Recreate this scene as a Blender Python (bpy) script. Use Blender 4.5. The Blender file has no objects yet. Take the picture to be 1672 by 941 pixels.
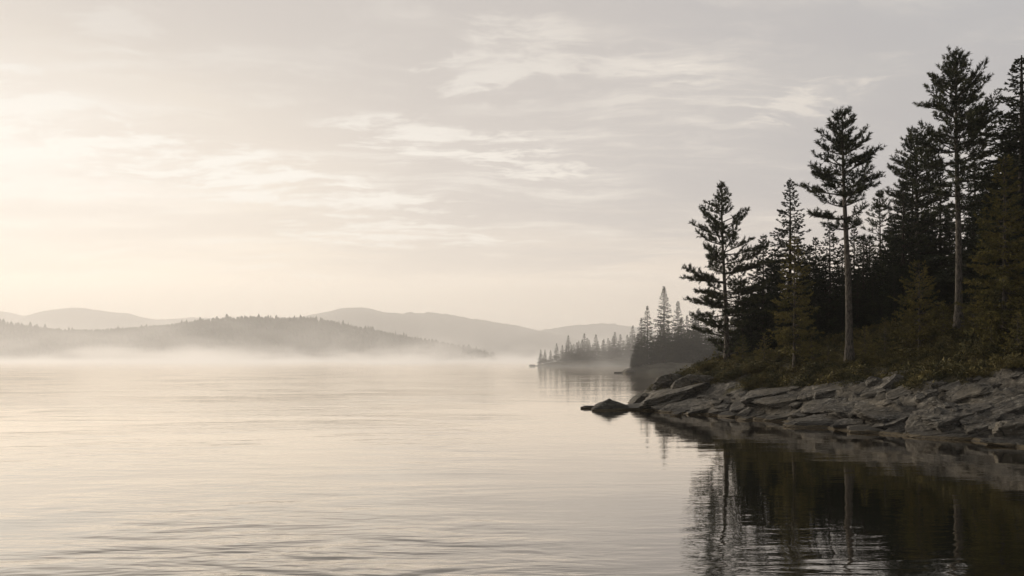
import bpy, math, random
import numpy as np
from mathutils import Vector, noise as mnoise

SC = bpy.context.scene
COL = SC.collection
PI = math.pi
F, CX, HY, CAMH = 1393.0, 836.0, 585.0, 3.0      # photograph pixels per unit, centre column, horizon row, eye height

# ------------------------------------------------------------------ helpers
def link(o, parent=None):
    COL.objects.link(o)
    if parent is not None:
        o.parent = parent
    return o

def mesh_from(name, V, T, smooth=False, Q=None):
    """V (n,3) floats, T (m,3) triangles, Q (k,4) quads"""
    V = np.asarray(V, np.float32)
    loops, starts, tot = [], [], 0
    if T is not None and len(T):
        T = np.asarray(T, np.int32); loops.append(T.ravel())
        starts.append(np.arange(len(T)) * 3); tot = len(T) * 3
    if Q is not None and len(Q):
        Q = np.asarray(Q, np.int32); loops.append(Q.ravel())
        starts.append(np.arange(len(Q)) * 4 + tot)
    loops = np.concatenate(loops).astype(np.int32); starts = np.concatenate(starts).astype(np.int32)
    me = bpy.data.meshes.new(name)
    me.vertices.add(len(V)); me.vertices.foreach_set('co', V.ravel())
    me.loops.add(len(loops)); me.loops.foreach_set('vertex_index', loops)
    me.polygons.add(len(starts)); me.polygons.foreach_set('loop_start', starts)
    me.update(calc_edges=True)
    me.validate()
    me.polygons.foreach_set('use_smooth', np.full(len(me.polygons), smooth, bool))
    return me

def obj(name, me, mat=None, parent=None):
    o = bpy.data.objects.new(name, me)
    if mat is not None and not me.materials:
        me.materials.append(mat)
    return link(o, parent)

def tag(o, label=None, cat=None, group=None, kind=None):
    if label: o['label'] = label
    if cat: o['category'] = cat
    if group: o['group'] = group
    if kind: o['kind'] = kind
    return o

class NT:
    """tiny node-tree writer"""
    def __init__(s, tree):
        s.t = tree; s.n = tree.nodes; s.l = tree.links; s.n.clear()
    def node(s, typ, **kw):
        nd = s.n.new(typ)
        for k, v in kw.items(): setattr(nd, k, v)
        return nd
    def put(s, sock, v):
        if isinstance(v, bpy.types.NodeSocket): s.l.new(v, sock)
        elif v is not None:
            if hasattr(sock.default_value, '__len__') and not hasattr(v, '__len__'):
                v = [v] * len(sock.default_value)
            if hasattr(sock.default_value, '__len__') and len(sock.default_value) == 4 and len(v) == 3:
                v = (*v, 1.0)
            sock.default_value = v
    def m(s, op, a, b=None, c=None, clamp=False):
        nd = s.node('ShaderNodeMath', operation=op, use_clamp=clamp)
        s.put(nd.inputs[0], a)
        if b is not None: s.put(nd.inputs[1], b)
        if c is not None: s.put(nd.inputs[2], c)
        return nd.outputs[0]
    def vm(s, op, a, b=None):
        nd = s.node('ShaderNodeVectorMath', operation=op)
        s.put(nd.inputs[0], a)
        if b is not None: s.put(nd.inputs[1], b)
        return nd.outputs['Value'] if op in ('DOT_PRODUCT', 'LENGTH') else nd.outputs[0]
    def noise(s, vec, scale, detail=3, rough=.5, dist=0.0, col=False):
        nd = s.node('ShaderNodeTexNoise')
        if vec is not None: s.put(nd.inputs['Vector'], vec)
        s.put(nd.inputs['Scale'], scale); s.put(nd.inputs['Detail'], detail)
        s.put(nd.inputs['Roughness'], rough); s.put(nd.inputs['Distortion'], dist)
        return nd.outputs['Color' if col else 'Fac']
    def ramp(s, fac, stops, interp='LINEAR'):
        nd = s.node('ShaderNodeValToRGB'); s.put(nd.inputs[0], fac)
        r = nd.color_ramp; r.interpolation = interp
        while len(r.elements) < len(stops): r.elements.new(.5)
        for e, (p, c) in zip(r.elements, stops):
            e.position = p
            e.color = (c, c, c, 1) if not hasattr(c, '__len__') else (*c[:3], 1)
        return nd.outputs[0]
    def mix(s, fac, a, b, blend='MIX'):
        nd = s.node('ShaderNodeMix', data_type='RGBA', blend_type=blend)
        s.put(nd.inputs[0], fac); s.put(nd.inputs[6], a); s.put(nd.inputs[7], b)
        return nd.outputs[2]
    def rng(s, v, a, b, c=0., d=1., smooth=True):
        nd = s.node('ShaderNodeMapRange', interpolation_type='SMOOTHSTEP' if smooth else 'LINEAR')
        for i, x in enumerate((v, a, b, c, d)): s.put(nd.inputs[i], x)
        return nd.outputs[0]
    def sep(s, v):
        nd = s.node('ShaderNodeSeparateXYZ'); s.put(nd.inputs[0], v); return nd.outputs
    def comb(s, x, y, z):
        nd = s.node('ShaderNodeCombineXYZ')
        for i, q in enumerate((x, y, z)): s.put(nd.inputs[i], q)
        return nd.outputs[0]
    def scale3(s, v, sx, sy, sz):
        return s.vm('MULTIPLY', v, (sx, sy, sz))

def new_mat(name):
    m = bpy.data.materials.new(name); m.use_nodes = True
    return m, NT(m.node_tree)

def srgb(r, g, b):
    f = lambda c: (c/255/12.92) if c <= 10 else (((c/255)+.055)/1.055)**2.4
    return (f(r), f(g), f(b))

# ------------------------------------------------------------------ render settings, camera
SC.render.engine = 'CYCLES'
SC.view_settings.view_transform = 'Standard'
SC.view_settings.look = 'None'
SC.view_settings.exposure = 0.0
SC.view_settings.gamma = 1.0
SC.cycles.use_denoising = True
SC.cycles.volume_bounces = 5
SC.cycles.max_bounces = 8
SC.cycles.diffuse_bounces = 3
SC.cycles.glossy_bounces = 3
SC.cycles.transparent_max_bounces = 8
SC.cycles.volume_step_rate = 0.35
SC.cycles.volume_max_steps = 64

cam = bpy.data.cameras.new('camera'); co = link(bpy.data.objects.new('camera', cam))
cam.sensor_width = 36.0; cam.lens = 36.0 * F / 1672.0
cam.shift_y = (HY - 470.5) / 1672.0
cam.clip_start = .1; cam.clip_end = 20000
co.location = (0, 0, CAMH); co.rotation_euler = (PI / 2, 0, 0)
SC.camera = co

def at(px, py, Y):
    return ((px - CX) / F * Y, Y, CAMH - (py - HY) / F * Y)

# ------------------------------------------------------------------ sun and sky
SUN_AZ, SUN_EL = math.radians(-44), math.radians(15)      # azimuth from +Y towards +X
sdir = Vector((math.sin(SUN_AZ) * math.cos(SUN_EL), math.cos(SUN_AZ) * math.cos(SUN_EL), math.sin(SUN_EL)))
sl = bpy.data.lights.new('sun', 'SUN'); sl.energy = 3.8; sl.angle = math.radians(22); sl.color = (1, .88, .74)
so = link(bpy.data.objects.new('sun', sl)); so.rotation_euler = sdir.to_track_quat('Z', 'Y').to_euler()

world = bpy.data.worlds.new('World'); SC.world = world; world.use_nodes = True
W = NT(world.node_tree)
tc = W.node('ShaderNodeTexCoord')
d = W.vm('NORMALIZE', tc.outputs['Generated'])
dx, dy, dz = W.sep(d)
sky = W.node('ShaderNodeTexSky', sky_type='NISHITA', sun_disc=False)
sky.sun_elevation = SUN_EL; sky.sun_rotation = SUN_AZ
sky.air_density = 1.0; sky.dust_density = 3.0
zc = W.m('MAXIMUM', dz, 0.0)
# azimuth from straight ahead and elevation, in degrees
el = W.m('MULTIPLY', W.m('ARCSINE', zc), 180 / PI)
az = W.m('MULTIPLY', W.m('ARCTAN2', dx, dy), 180 / PI)
def ell(a0, e0, sa, se, slope=0.0):
    """elliptical distance in the sky from a direction"""
    da = W.m('SUBTRACT', az, a0); de = W.m('SUBTRACT', W.m('SUBTRACT', el, e0), W.m('MULTIPLY', da, slope))
    return W.m('SQRT', W.m('ADD', W.m('POWER', W.m('DIVIDE', da, sa), 2.0), W.m('POWER', W.m('DIVIDE', de, se), 2.0)))
# the glow of the veiled sun sits low at the left
ang = ell(-35, 9.5, 1.0, .48)
deck = W.ramp(W.m('DIVIDE', ang, 180.0), [
    (0.0, srgb(255, 250, 242)), (.045, srgb(255, 247, 237)), (.11, srgb(243, 232, 218)), (.17, srgb(222, 213, 204)),
    (.26, srgb(210, 203, 197)), (.36, srgb(194, 191, 189)), (.47, srgb(158, 158, 162)), (.60, srgb(112, 114, 120)), (1.0, srgb(88, 90, 98))])
# warm band low over the horizon, on the sunrise side
warm = W.mix(W.rng(ang, 20, 75), tuple(1.08 * c for c in srgb(255, 239, 218)), srgb(250, 230, 210))
low = W.m('MULTIPLY', W.rng(el, 12, 1), W.rng(ang, 110, 50))
deck = W.mix(W.m('MULTIPLY', low, .95), deck, warm)
# cloud sheets, projected on a plane overhead so they flatten towards the horizon
inv = W.m('DIVIDE', 1.0, W.m('ADD', zc, .09))
cu = W.comb(W.m('MULTIPLY', dx, inv), W.m('MULTIPLY', dy, inv), 0.0)
warp = W.vm('SCALE', W.vm('SUBTRACT', W.noise(cu, .9, 5, .6, col=True), (.5, .5, .5)))
warp.node.inputs['Scale'].default_value = .55
cw = W.vm('ADD', cu, warp)
big = W.noise(W.scale3(cw, .8, 1.5, 1), .75, 6, .58)
fine = W.noise(W.scale3(cw, 1.6, 2.6, 1), 2.6, 9, .68)
streak = W.noise(W.scale3(cw, .9, 3.6, 1), 1.7, 8, .64)
shade = W.rng(big, .38, .60, 0, 1)
cloudf = W.m('MULTIPLY', W.rng(el, .5, 9), W.rng(ang, 140, 70))
dark = W.m('MULTIPLY', W.m('SUBTRACT', 1.0, shade), cloudf)
deck = W.mix(W.m('MULTIPLY', dark, .50), deck, W.mix(W.rng(ang, 10, 60), srgb(236, 224, 211), srgb(188, 184, 184)))
hi = W.mix(W.rng(ang, 15, 85), srgb(255, 249, 239), srgb(238, 226, 212))
wisp = W.m('MULTIPLY', W.m('MULTIPLY', W.rng(streak, .47, .66), W.rng(big, .42, .56)), cloudf)
deck = W.mix(W.m('MULTIPLY', wisp, .45), deck, hi)
# brighter broken sheets where the sun breaks through the deck
for a0, e0, sa, se, sl_, amp in ((-1.2, 19.2, 6.0, 2.6, .10, .80), (-5, 14.2, 7.5, 1.5, -.06, .85), (2, 12.4, 3.5, .7, 0, .7), (-19, 12.0, 10, 1.5, -.10, .95), (-31, 13.5, 8, 3.2, -.2, .95),
                             (-12, 10.3, 10, 1.0, -.05, .75), (-25, 19.2, 3.2, 1.2, -.1, .40), (-8, 8.2, 8, .8, -.03, .6), (9, 18.6, 4.5, 1.2, -.1, .55), (19, 16, 4, 1.3, .2, .5)):
    q = W.rng(ell(a0, e0, sa, se, sl_), 1.35, .25)
    tex = W.rng(W.m('ADD', W.m('MULTIPLY', fine, .65), W.m('MULTIPLY', streak, .35)), .40, .62)
    tex = W.rng(W.m('ADD', W.m('MULTIPLY', q, .55), W.m('MULTIPLY', tex, .80)), .44, 1.12)
    deck = W.mix(W.m('MULTIPLY', W.m('MULTIPLY', tex, W.rng(q, 0, .25)), amp), deck, hi)
deck = W.mix(W.m('MULTIPLY', W.m('MULTIPLY', W.rng(fine, .48, .72), W.rng(big, .36, .54)), W.m('MULTIPLY', cloudf, .30)), deck, hi)
# the deck thickens higher up
deck = W.mix(W.m('MULTIPLY', W.m('MULTIPLY', W.rng(el, 11.5, 21), W.rng(az, 14, 2)), .42), deck, srgb(203, 196, 190))
# small blue-grey opening in the upper right
gap = W.m('MULTIPLY', W.rng(ang, 58, 74), W.rng(el, 12, 24))
deck = W.mix(W.m('MULTIPLY', gap, .35), deck, srgb(206, 207, 209))
# below the horizon
deck = W.mix(W.rng(dz, 0, -.05), deck, srgb(150, 145, 138))
STR = .1
tot = W.mix(.965, W.vm('MULTIPLY', sky.outputs[0], (.45, .55, .75)), W.vm('MULTIPLY', deck, (1/STR,) * 3))
bg = W.node('ShaderNodeBackground'); W.put(bg.inputs[0], tot); bg.inputs[1].default_value = STR
W.l.new(bg.outputs[0], W.node('ShaderNodeOutputWorld').inputs[0])
world.cycles.sampling_method = 'MANUAL'; world.cycles.sample_map_resolution = 512

# ------------------------------------------------------------------ materials
def principled(N, **kw):
    p = N.node('ShaderNodeBsdfPrincipled')
    for k, v in kw.items(): N.put(p.inputs[k], v)
    return p
def surface(N, p):
    out = N.node('ShaderNodeOutputMaterial'); N.l.new(p.outputs[0], out.inputs['Surface']); return out
def bump(N, h, strength, dist):
    b = N.node('ShaderNodeBump'); N.put(b.inputs['Height'], h)
    b.inputs['Strength'].default_value = strength; b.inputs['Distance'].default_value = dist
    return b.outputs[0]

def leaf_mat(name, c0, c1, scale=1.2, rough=.75):
    m, N = new_mat(name)
    oi = N.node('ShaderNodeObjectInfo'); geo = N.node('ShaderNodeNewGeometry')
    n = N.noise(geo.outputs['Position'], scale, 3, .6)
    f = N.m('ADD', N.rng(n, .35, .68), N.m('MULTIPLY', N.m('SUBTRACT', oi.outputs['Random'], .5), .35), clamp=True)
    r = N.m('MULTIPLY', N.m('SUBTRACT', geo.outputs['Random Per Island'], .5), .5)
    f = N.m('ADD', f, r, clamp=True)
    p = principled(N, **{'Base Color': N.mix(f, c0, c1), 'Roughness': rough, 'Specular IOR Level': .2})
    surface(N, p); return m

M_PINE = leaf_mat('pine_needles', (.016, .023, .010), (.056, .060, .021))
M_SPRUCE = leaf_mat('spruce_needles', (.011, .018, .009), (.036, .043, .018))
M_OLIVE = leaf_mat('young_needles', (.068, .064, .017), (.165, .132, .034), 1.6)
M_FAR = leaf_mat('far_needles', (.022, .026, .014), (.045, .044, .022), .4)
M_UNDER = leaf_mat('undergrowth_leaves', (.034, .034, .011), (.125, .100, .030), .9)

def bark_mat(name, c0, c1):
    m, N = new_mat(name)
    t = N.node('ShaderNodeTexCoord').outputs['Object']
    n = N.noise(N.scale3(t, 7, 7, 1.6), 2.5, 5, .65)
    p = principled(N, **{'Base Color': N.mix(N.rng(n, .35, .65), c0, c1), 'Roughness': .9, 'Specular IOR Level': .2,
                         'Normal': bump(N, n, .7, .03)})
    surface(N, p); return m
M_BARK = bark_mat('pine_bark', (.035, .030, .024), (.13, .112, .09))
M_BARKD = bark_mat('dark_bark', (.022, .019, .015), (.06, .05, .04))

def rock_color(N, pos, obj_t):
    n1 = N.noise(pos, .45, 4, .6); n2 = N.noise(obj_t, 3.0, 6, .7)
    xx_, yy_, zz_ = N.sep(pos)
    tilt = N.comb(xx_, yy_, N.m('ADD', zz_, N.m('ADD', N.m('MULTIPLY', xx_, -.30), N.m('MULTIPLY', yy_, .12))))
    st = N.noise(N.scale3(N.vm('ADD', tilt, N.vm('MULTIPLY', N.noise(pos, .5, 3, .5, col=True), (.8, .8, .8))), .7, .7, 6.0), 1.3, 5, .65)
    base = N.ramp(N.m('ADD', N.m('MULTIPLY', n2, .55), N.m('MULTIPLY', st, .45)),
                  [(.36, (.016, .014, .011)), (.45, (.046, .041, .033)), (.54, (.092, .083, .067)), (.66, (.205, .188, .155))])
    base = N.mix(N.m('MULTIPLY', N.rng(n1, .42, .62), .45), base, (.11, .092, .062))
    cr = N.node('ShaderNodeTexVoronoi', feature='DISTANCE_TO_EDGE'); N.put(cr.inputs['Vector'], N.scale3(N.vm('ADD', tilt, N.vm('MULTIPLY', N.noise(pos, 1.4, 4, .6, col=True), (.9, .9, .9))), .55, .55, 1.7)); cr.inputs['Scale'].default_value = 1.0
    base = N.mix(N.m('MULTIPLY', N.rng(cr.outputs['Distance'], .035, .0), .85), base, (.012, .011, .009))
    # pale lichen blotches and mossy stains
    li = N.rng(N.noise(pos, 4.2, 6, .75), .56, .66)
    base = N.mix(N.m('MULTIPLY', li, .5), base, (.30, .29, .25))
    z = N.sep(pos)[2]
    wob = N.m('MULTIPLY', N.noise(pos, 2.0, 3, .5), .14)
    wet = N.rng(N.m('SUBTRACT', z, wob), .30, .08)
    base = N.mix(N.m('MULTIPLY', wet, .72), base, (.022, .020, .016))
    line = N.m('MULTIPLY', N.rng(N.m('SUBTRACT', z, wob), .05, .0), N.rng(N.m('SUBTRACT', z, wob), -.1, -.03))
    base = N.mix(N.m('MULTIPLY', line, .5), base, (.13, .095, .045))
    return base, n2, st, wet

def rock_mat():
    m, N = new_mat('granite')
    t = N.node('ShaderNodeTexCoord').outputs['Object']; pos = N.node('ShaderNodeNewGeometry').outputs['Position']
    base, n2, st, wet = rock_color(N, pos, t)
    h = N.m('ADD', N.m('MULTIPLY', N.noise(pos, 5, 7, .7), .5), N.m('MULTIPLY', st, .7))
    p = principled(N, **{'Base Color': base, 'Roughness': .8, 'Specular IOR Level': .3, 'Normal': bump(N, h, 1.0, .17)})
    surface(N, p); return m
M_ROCK = rock_mat()

def bank_mat():
    m, N = new_mat('rocky_bank')
    geo = N.node('ShaderNodeNewGeometry'); pos = geo.outputs['Position']
    base, n2, st, wet = rock_color(N, pos, pos)
    at_ = N.node('ShaderNodeAttribute', attribute_name='soil').outputs['Fac']
    n = N.noise(pos, 1.1, 5, .65)
    f = N.rng(N.m('ADD', at_, N.m('MULTIPLY', N.m('SUBTRACT', n, .5), 1.2)), .42, .58)
    soil = N.mix(N.rng(N.noise(pos, 5, 5, .7), .35, .65), (.022, .020, .009), (.062, .050, .019))
    h = N.m('ADD', N.m('MULTIPLY', N.noise(pos, 4, 7, .7), .6), N.m('MULTIPLY', st, .7))
    p = principled(N, **{'Base Color': N.mix(f, base, soil), 'Roughness': .85, 'Specular IOR Level': .25, 'Normal': bump(N, h, 1.0, .20)})
    surface(N, p); return m
M_BANK = bank_mat()

def hill_mat(name, c0, c1, sc):
    m, N = new_mat(name)
    pos = N.node('ShaderNodeNewGeometry').outputs['Position']
    n = N.noise(pos, sc, 6, .7)
    surface(N, principled(N, **{'Base Color': N.mix(N.rng(n, .38, .62), c0, c1), 'Roughness': .9, 'Specular IOR Level': .1}))
    return m
M_HILL = hill_mat('hill_forest', (.014, .017, .010), (.042, .041, .024), .03)
M_FARGROUND = hill_mat('far_ground', (.05, .045, .03), (.10, .09, .065), .2)

def water_mat():
    m, N = new_mat('lake_water')
    pos = N.node('ShaderNodeNewGeometry').outputs['Position']
    x, y, z = N.sep(pos)
    # breeze patches: calmer by the shore and in the middle, ruffled to the left foreground
    patch = N.rng(N.noise(N.scale3(pos, .06, .11, 1), 1.0, 4, .55, .6), .40, .62)
    lee = N.rng(x, 2.0, -2.5, .23, 1.0)
    mid = N.m('ADD', N.rng(y, 19, 9, .28, 1.55), N.m('MULTIPLY', N.rng(y, 28, 60), .3))
    h1 = N.noise(N.scale3(pos, .42, 1.12, 1), 1.0, 3, .50, .25)       # waves ~0.7 m
    h2 = N.noise(N.scale3(pos, 1.6, 4.6, 1), 1.0, 3, .5, .4)        # ripples ~0.2 m
    h3 = N.noise(N.scale3(pos, .10, .42, 1), 1.0, 2, .4)            # long swell
    amp = N.m('MULTIPLY', N.m('ADD', .22, N.m('MULTIPLY', patch, 1.15)), N.m('MULTIPLY', lee, mid))
    h = N.m('ADD', N.m('MULTIPLY', N.m('MULTIPLY', h1, .105), amp), N.m('MULTIPLY', N.m('MULTIPLY', h2, .011), N.m('ADD', amp, .16)))
    h = N.m('ADD', h, N.m('MULTIPLY', N.m('MULTIPLY', h3, .030), N.m('ADD', .35, N.m('MULTIPLY', lee, .65))))
    nrm = bump(N, h, 1.0, 1.0)
    cosv = N.m('ABSOLUTE', N.vm('DOT_PRODUCT', N.node('ShaderNodeNewGeometry').outputs['Incoming'], nrm))
    refl = N.m('MINIMUM', N.m('MAXIMUM', N.m('SUBTRACT', 1.13, N.m('MULTIPLY', cosv, 2.6)), .30), .985)      # near-grazing reflectance
    gl = N.node('ShaderNodeBsdfGlossy'); gl.inputs['Roughness'].default_value = .015; N.l.new(nrm, gl.inputs['Normal'])
    gl.inputs['Color'].default_value = (1.0, .96, .905, 1)
    df = N.node('ShaderNodeBsdfDiffuse'); df.inputs['Color'].default_value = (.008, .009, .006, 1)
    mx = N.node('ShaderNodeMixShader')
    N.l.new(refl, mx.inputs[0])
    N.l.new(df.outputs[0], mx.inputs[1]); N.l.new(gl.outputs[0], mx.inputs[2])
    surface(N, mx); return m
M_WATER = water_mat()

# ------------------------------------------------------------------ water
w = obj('lake_water', mesh_from('lake_water', [(-3400, -380, 0), (3400, -380, 0), (3400, 3900, 0), (-3400, 3900, 0)], None, Q=[(0, 1, 2, 3)]), M_WATER)
tag(w, kind='structure')

# ------------------------------------------------------------------ the near headland
SHORE = np.array([(100, -40), (60, -10), (36, 3), (26, 11), (20.5, 20.5), (17.0, 28.2), (16.7, 30.5), (15.3, 32.2), (14.1, 34.5), (13.0, 39.0), (11.2, 43.0),
                  (8.8, 46.6), (7.3, 50.0), (6.9, 52.5), (7.6, 57), (9.6, 66), (18, 80), (35, 92), (62, 112), (100, 122)], float)

def shore_d(P):
    """signed distance inland from the shoreline"""
    P = np.asarray(P, float)
    A = SHORE; B = np.roll(SHORE, -1, 0)
    best = np.full(len(P), 1e9); inside = np.zeros(len(P), bool)
    for i, (a, b) in enumerate(zip(A, B)):
        ab = b - a
        if i < len(A) - 1:
            t = np.clip(((P - a) @ ab) / (ab @ ab), 0, 1)
            best = np.minimum(best, np.linalg.norm(P - (a + t[:, None] * ab), axis=1))
        c = (a[1] > P[:, 1]) != (b[1] > P[:, 1])
        with np.errstate(divide='ignore', invalid='ignore'):
            xi = (b[0] - a[0]) * (P[:, 1] - a[1]) / (b[1] - a[1]) + a[0]
        inside ^= c & (P[:, 0] < xi)
    return np.where(inside, best, -best)

PROF_D = [-8, -3, 0, 1.5, 3, 5, 8, 11, 15, 20, 28, 45, 90]
PROF_Z = [-2.5, -1.0, -.03, .75, 1.5, 2.35, 2.95, 3.5, 4.5, 5.9, 7.6, 9.5, 11]

def fbm(x, y, z=0., octs=4, gain=.5, lac=2.1):
    v, a = 0., 1.
    for _ in range(octs):
        v += a * mnoise.noise((x, y, z)); a *= gain; x *= lac; y *= lac; z *= lac
    return v

def bank_rough(x, y, dd):
    # slabs dipping along the shore: stretched ridges + steps
    u = .40 * x - .917 * y; v = .917 * x + .40 * y
    r = 0.0
    if dd > -4:
        s = mnoise.noise((u * .28, v * .9, 3.1)); s2 = mnoise.noise((u * .7 + 9, v * 2.0, 7.7))
        r += .30 * (abs(s) * 2 - .55) + .14 * (abs(s2) * 2 - .5) + .05 * fbm(x * 2.2, y * 2.2, 1.2, 3)
        L = (v * .9 + u * .12 + .9 * mnoise.noise((u * .22, v * .5, 4.4))) * .8; q = L - math.floor(L)
        r += .20 * (q ** 2.5) - .10 + .10 * min(0, abs(mnoise.noise((u * .9, v * .7, 9.1))) * 8 - 1)
        r *= min(1, max(0, (dd + .8) / 1.6))
        if dd > 6: r *= max(.35, 1 - (dd - 6) * .1)
    return r + (.18 * fbm(x * .16, y * .16, 5.5, 3) * min(1, max(0, dd / 6)) * 2)

def hgt(x, y):
    dd = float(shore_d(np.array([[x, y]]))[0])
    return float(np.interp(dd, PROF_D, PROF_Z)) + bank_rough(x, y, dd), dd

def grid_mesh(name, xs, ys, zf):
    nx, ny = len(xs), len(ys)
    X, Y = np.meshgrid(xs, ys)
    V = np.stack([X.ravel(), Y.ravel(), zf.ravel()], 1)
    i = np.arange(nx - 1)[None, :] + np.arange(ny - 1)[:, None] * nx
    Q = np.stack([i, i + 1, i + 1 + nx, i + nx], -1).reshape(-1, 4)
    return V, Q

xs = np.concatenate([np.arange(3.5, 32, .16), np.arange(32, 62, .7)]); ys = np.concatenate([np.arange(6, 24, .5), np.arange(24, 66, .16), np.arange(66, 112, .8)])
X, Y = np.meshgrid(xs, ys); DD = shore_d(np.stack([X.ravel(), Y.ravel()], 1))
Z = np.interp(DD, PROF_D, PROF_Z) + np.array([bank_rough(a, b, c) if c > -4 else 0. for a, b, c in zip(X.ravel(), Y.ravel(), DD)])
V, Q = grid_mesh('ground', xs, ys, Z)
keep = (DD[Q] > -4).all(1)
me = mesh_from('ground', V, None, True, Q[keep])

def soil_at(x, y, dd):
    n = fbm(x * .33, y * .33, 2.2, 3)
    tip = max(0, 1 - math.hypot(x - 8.5, y - 52.5) / 4.5)
    back = min(1, max(0, (y - 37) / 8)) * 2.9                 # vegetation comes lower near the tip
    return 1 / (1 + math.exp(-((dd - 5.2 + back) * 1.3 + n * 4.8 - tip * 2.5)))
att = me.attributes.new('soil', 'FLOAT', 'POINT')
att.data.foreach_set('value', np.array([soil_at(a, b, c) if c > 0 else 0. for a, b, c in zip(V[:, 0], V[:, 1], DD)], np.float32))
tag(obj('ground', me, M_BANK), kind='structure')

def hit(px, py, y0=24., y1=90.):
    """first point of the headland or of the water on the ray through a photograph pixel"""
    yy = y0; best = None
    while yy < y1:
        x, y, z = at(px, py, yy)
        g, dd = hgt(x, y)
        if z <= max(g, 0): return x, y, max(g, 0), dd
        if dd > .5 and (best is None or z - g < best[0]): best = (z - g, x, y, g, dd)
        yy += .12
    return best[1:] if best else None

# ------------------------------------------------------------------ rocks
def ico_sphere(sub):
    import bmesh
    bm = bmesh.new(); bmesh.ops.create_icosphere(bm, subdivisions=sub, radius=1)
    V = np.array([v.co[:] for v in bm.verts]); T = np.array([[v.index for v in f.verts] for f in bm.faces]); bm.free()
    return V, T
ICO5 = ico_sphere(6)

def rock_mesh(seed, facets=15, p=60, strata=.07, flat=True, taper=0.0):
    rs = np.random.RandomState(seed); V, T = ICO5
    n = rs.normal(size=(facets, 3)); n /= np.linalg.norm(n, axis=1)[:, None]
    n[0] = (rs.uniform(-.45, -.05) if flat else .5, rs.uniform(-.35, .05), 1); n[0] /= np.linalg.norm(n[0])
    dd = rs.uniform(.55, 1.0, facets)
    if not flat: dd = dd * .3 + .62
    dd[0] = rs.uniform(.42, .62) if flat else .8
    n[1] = (rs.uniform(-.5, .5), -1, rs.uniform(-.1, .5)); n[1] /= np.linalg.norm(n[1]); dd[1] = rs.uniform(.55, .8)
    s = (np.maximum(V @ n.T, 0) / dd) ** p
    r = np.minimum(np.maximum(s.sum(1), 1e-6) ** (-1 / p), 1.25)
    o = rs.uniform(0, 50, 3); ax = rs.normal(size=3) * .35 + np.array((0, 0, 1.))
    out = np.empty_like(V)
    for i, (v, rr) in enumerate(zip(V, r)):
        q = v * rr
        f = fbm(q[0] * 1.1 + o[0], q[1] * 1.1 + o[1], q[2] * 1.1 + o[2], 2)
        g = fbm(q[0] * 4 + o[0], q[1] * 4 + o[1], q[2] * 4 + o[2], 3)
        c = mnoise.noise((q[0] * .9 + o[1], q[1] * .9 + o[2], q[2] * 3.2 + o[0]))     # fissures
        L = (q @ ax) * 3.6 + f * 1.2; saw = L - math.floor(L)
        rr2 = rr * (1 + .055 * f + .045 * g - .05 * abs(mnoise.noise((q[0] * 2.6 + o[1], q[1] * 2.6 + o[0], q[2] * 4.5 + o[2]))) + strata * (saw ** 3) - .13 * max(0, 1 - abs(c) / .07) * .7)
        out[i] = v * rr2
    if taper: out[:, :2] *= (1 - taper * np.clip(out[:, 2:3], 0, 1))
    return mesh_from('rock', out, T, True)
ROCKS = [rock_mesh(100 + i) for i in range(10)]
BOULDERS = [rock_mesh(150 + i, 18, 7, .02, False, (.45, .7, .35)[i]) for i in range(3)]
for r in ROCKS + BOULDERS: r.materials.append(M_ROCK)

# (centre px, centre py, width px, height px, roll deg, label, group)
R = []
def rk(cx, cy, w, h, roll, label, group=None, deep=.75): R.append((cx, cy, w, h, roll, label, group, deep))
rk(959, 664.5, 17, 6, 0, 'tiny low rock barely above the water, off the tip of the headland')
rk(1000, 661, 62, 19, 0, 'pointed dark rock standing alone in the water beside the headland tip')
rk(1100, 617, 44, 24, 8, 'round topped boulder crowning the outer end of the headland')
rk(1090, 648, 96, 36, 17, 'big smooth grey slab rising from the water towards the round topped boulder', deep=1.1)
rk(1131, 620, 52, 34, 24, 'sloping boulder between the round topped boulder and the bushes')
rk(1075, 630, 14, 12, 10, 'small rock tucked against the left foot of the round topped boulder')
rk(1038, 656, 28, 20, 28, 'narrow rock at the very left end of the headland')
rk(1052, 648, 18, 12, 25, 'knobbly small rock on top of the narrow end rock of the headland')
rk(1056, 663, 62, 14, 3, 'low flat rock at the waterline under the big smooth grey slab')
rk(1078, 655, 26, 14, 0, 'small dark block leaning on the front of the big smooth grey slab')
rk(1092, 664, 44, 15, 6, 'low rounded rock at the waterline next to the small dark block')
rk(1126, 661, 64, 16, 12, 'long low rock under the mossy patch by the bushes')
rk(1111, 671, 24, 10, 8, 'small wedge rock half sunk in front of the long low rock under the moss')
rk(1149, 667, 78, 21, 14, 'broad sloping slab at the waterline below the edge of the bushes')
rk(1172, 657, 18, 11, 5, 'dark cube like rock on top of the broad sloping slab by the bushes')
rk(1194, 655, 44, 14, 4, 'flat ledge just below the lowest bushes left of the thin trunked olive tree')
rk(1212, 666, 46, 12, 12, 'flat mid bank ledge below the base of the leaning left pine')
rk(1186, 668, 50, 11, 3, 'thin shelf of rock beside the broad sloping slab by the bushes')
rk(1200, 675, 36, 12, 10, 'low waterline rock in front of the flat mid bank ledge')
rk(1219, 675, 26, 14, 34, 'steep little rock tilted up to the right at the waterline')
rk(1235, 677, 32, 13, 18, 'dark waterline rock just right of the steep tilted little rock')
rk(1250, 681, 26, 10, 8, 'small low rock at the waterline under the long bare ledge')
rk(1277, 679, 52, 18, 14, 'rounded grey waterline rock below the thin trunked olive tree')
rk(1252, 643, 94, 20, 12, 'long bare ledge along the lower edge of the bushes')
rk(1278, 652, 64, 16, 10, 'second long ledge under the bare ledge beside the bushes')
rk(1362, 634, 92, 24, 14, 'long rough ledge below the base of the middle tall pine')
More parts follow.
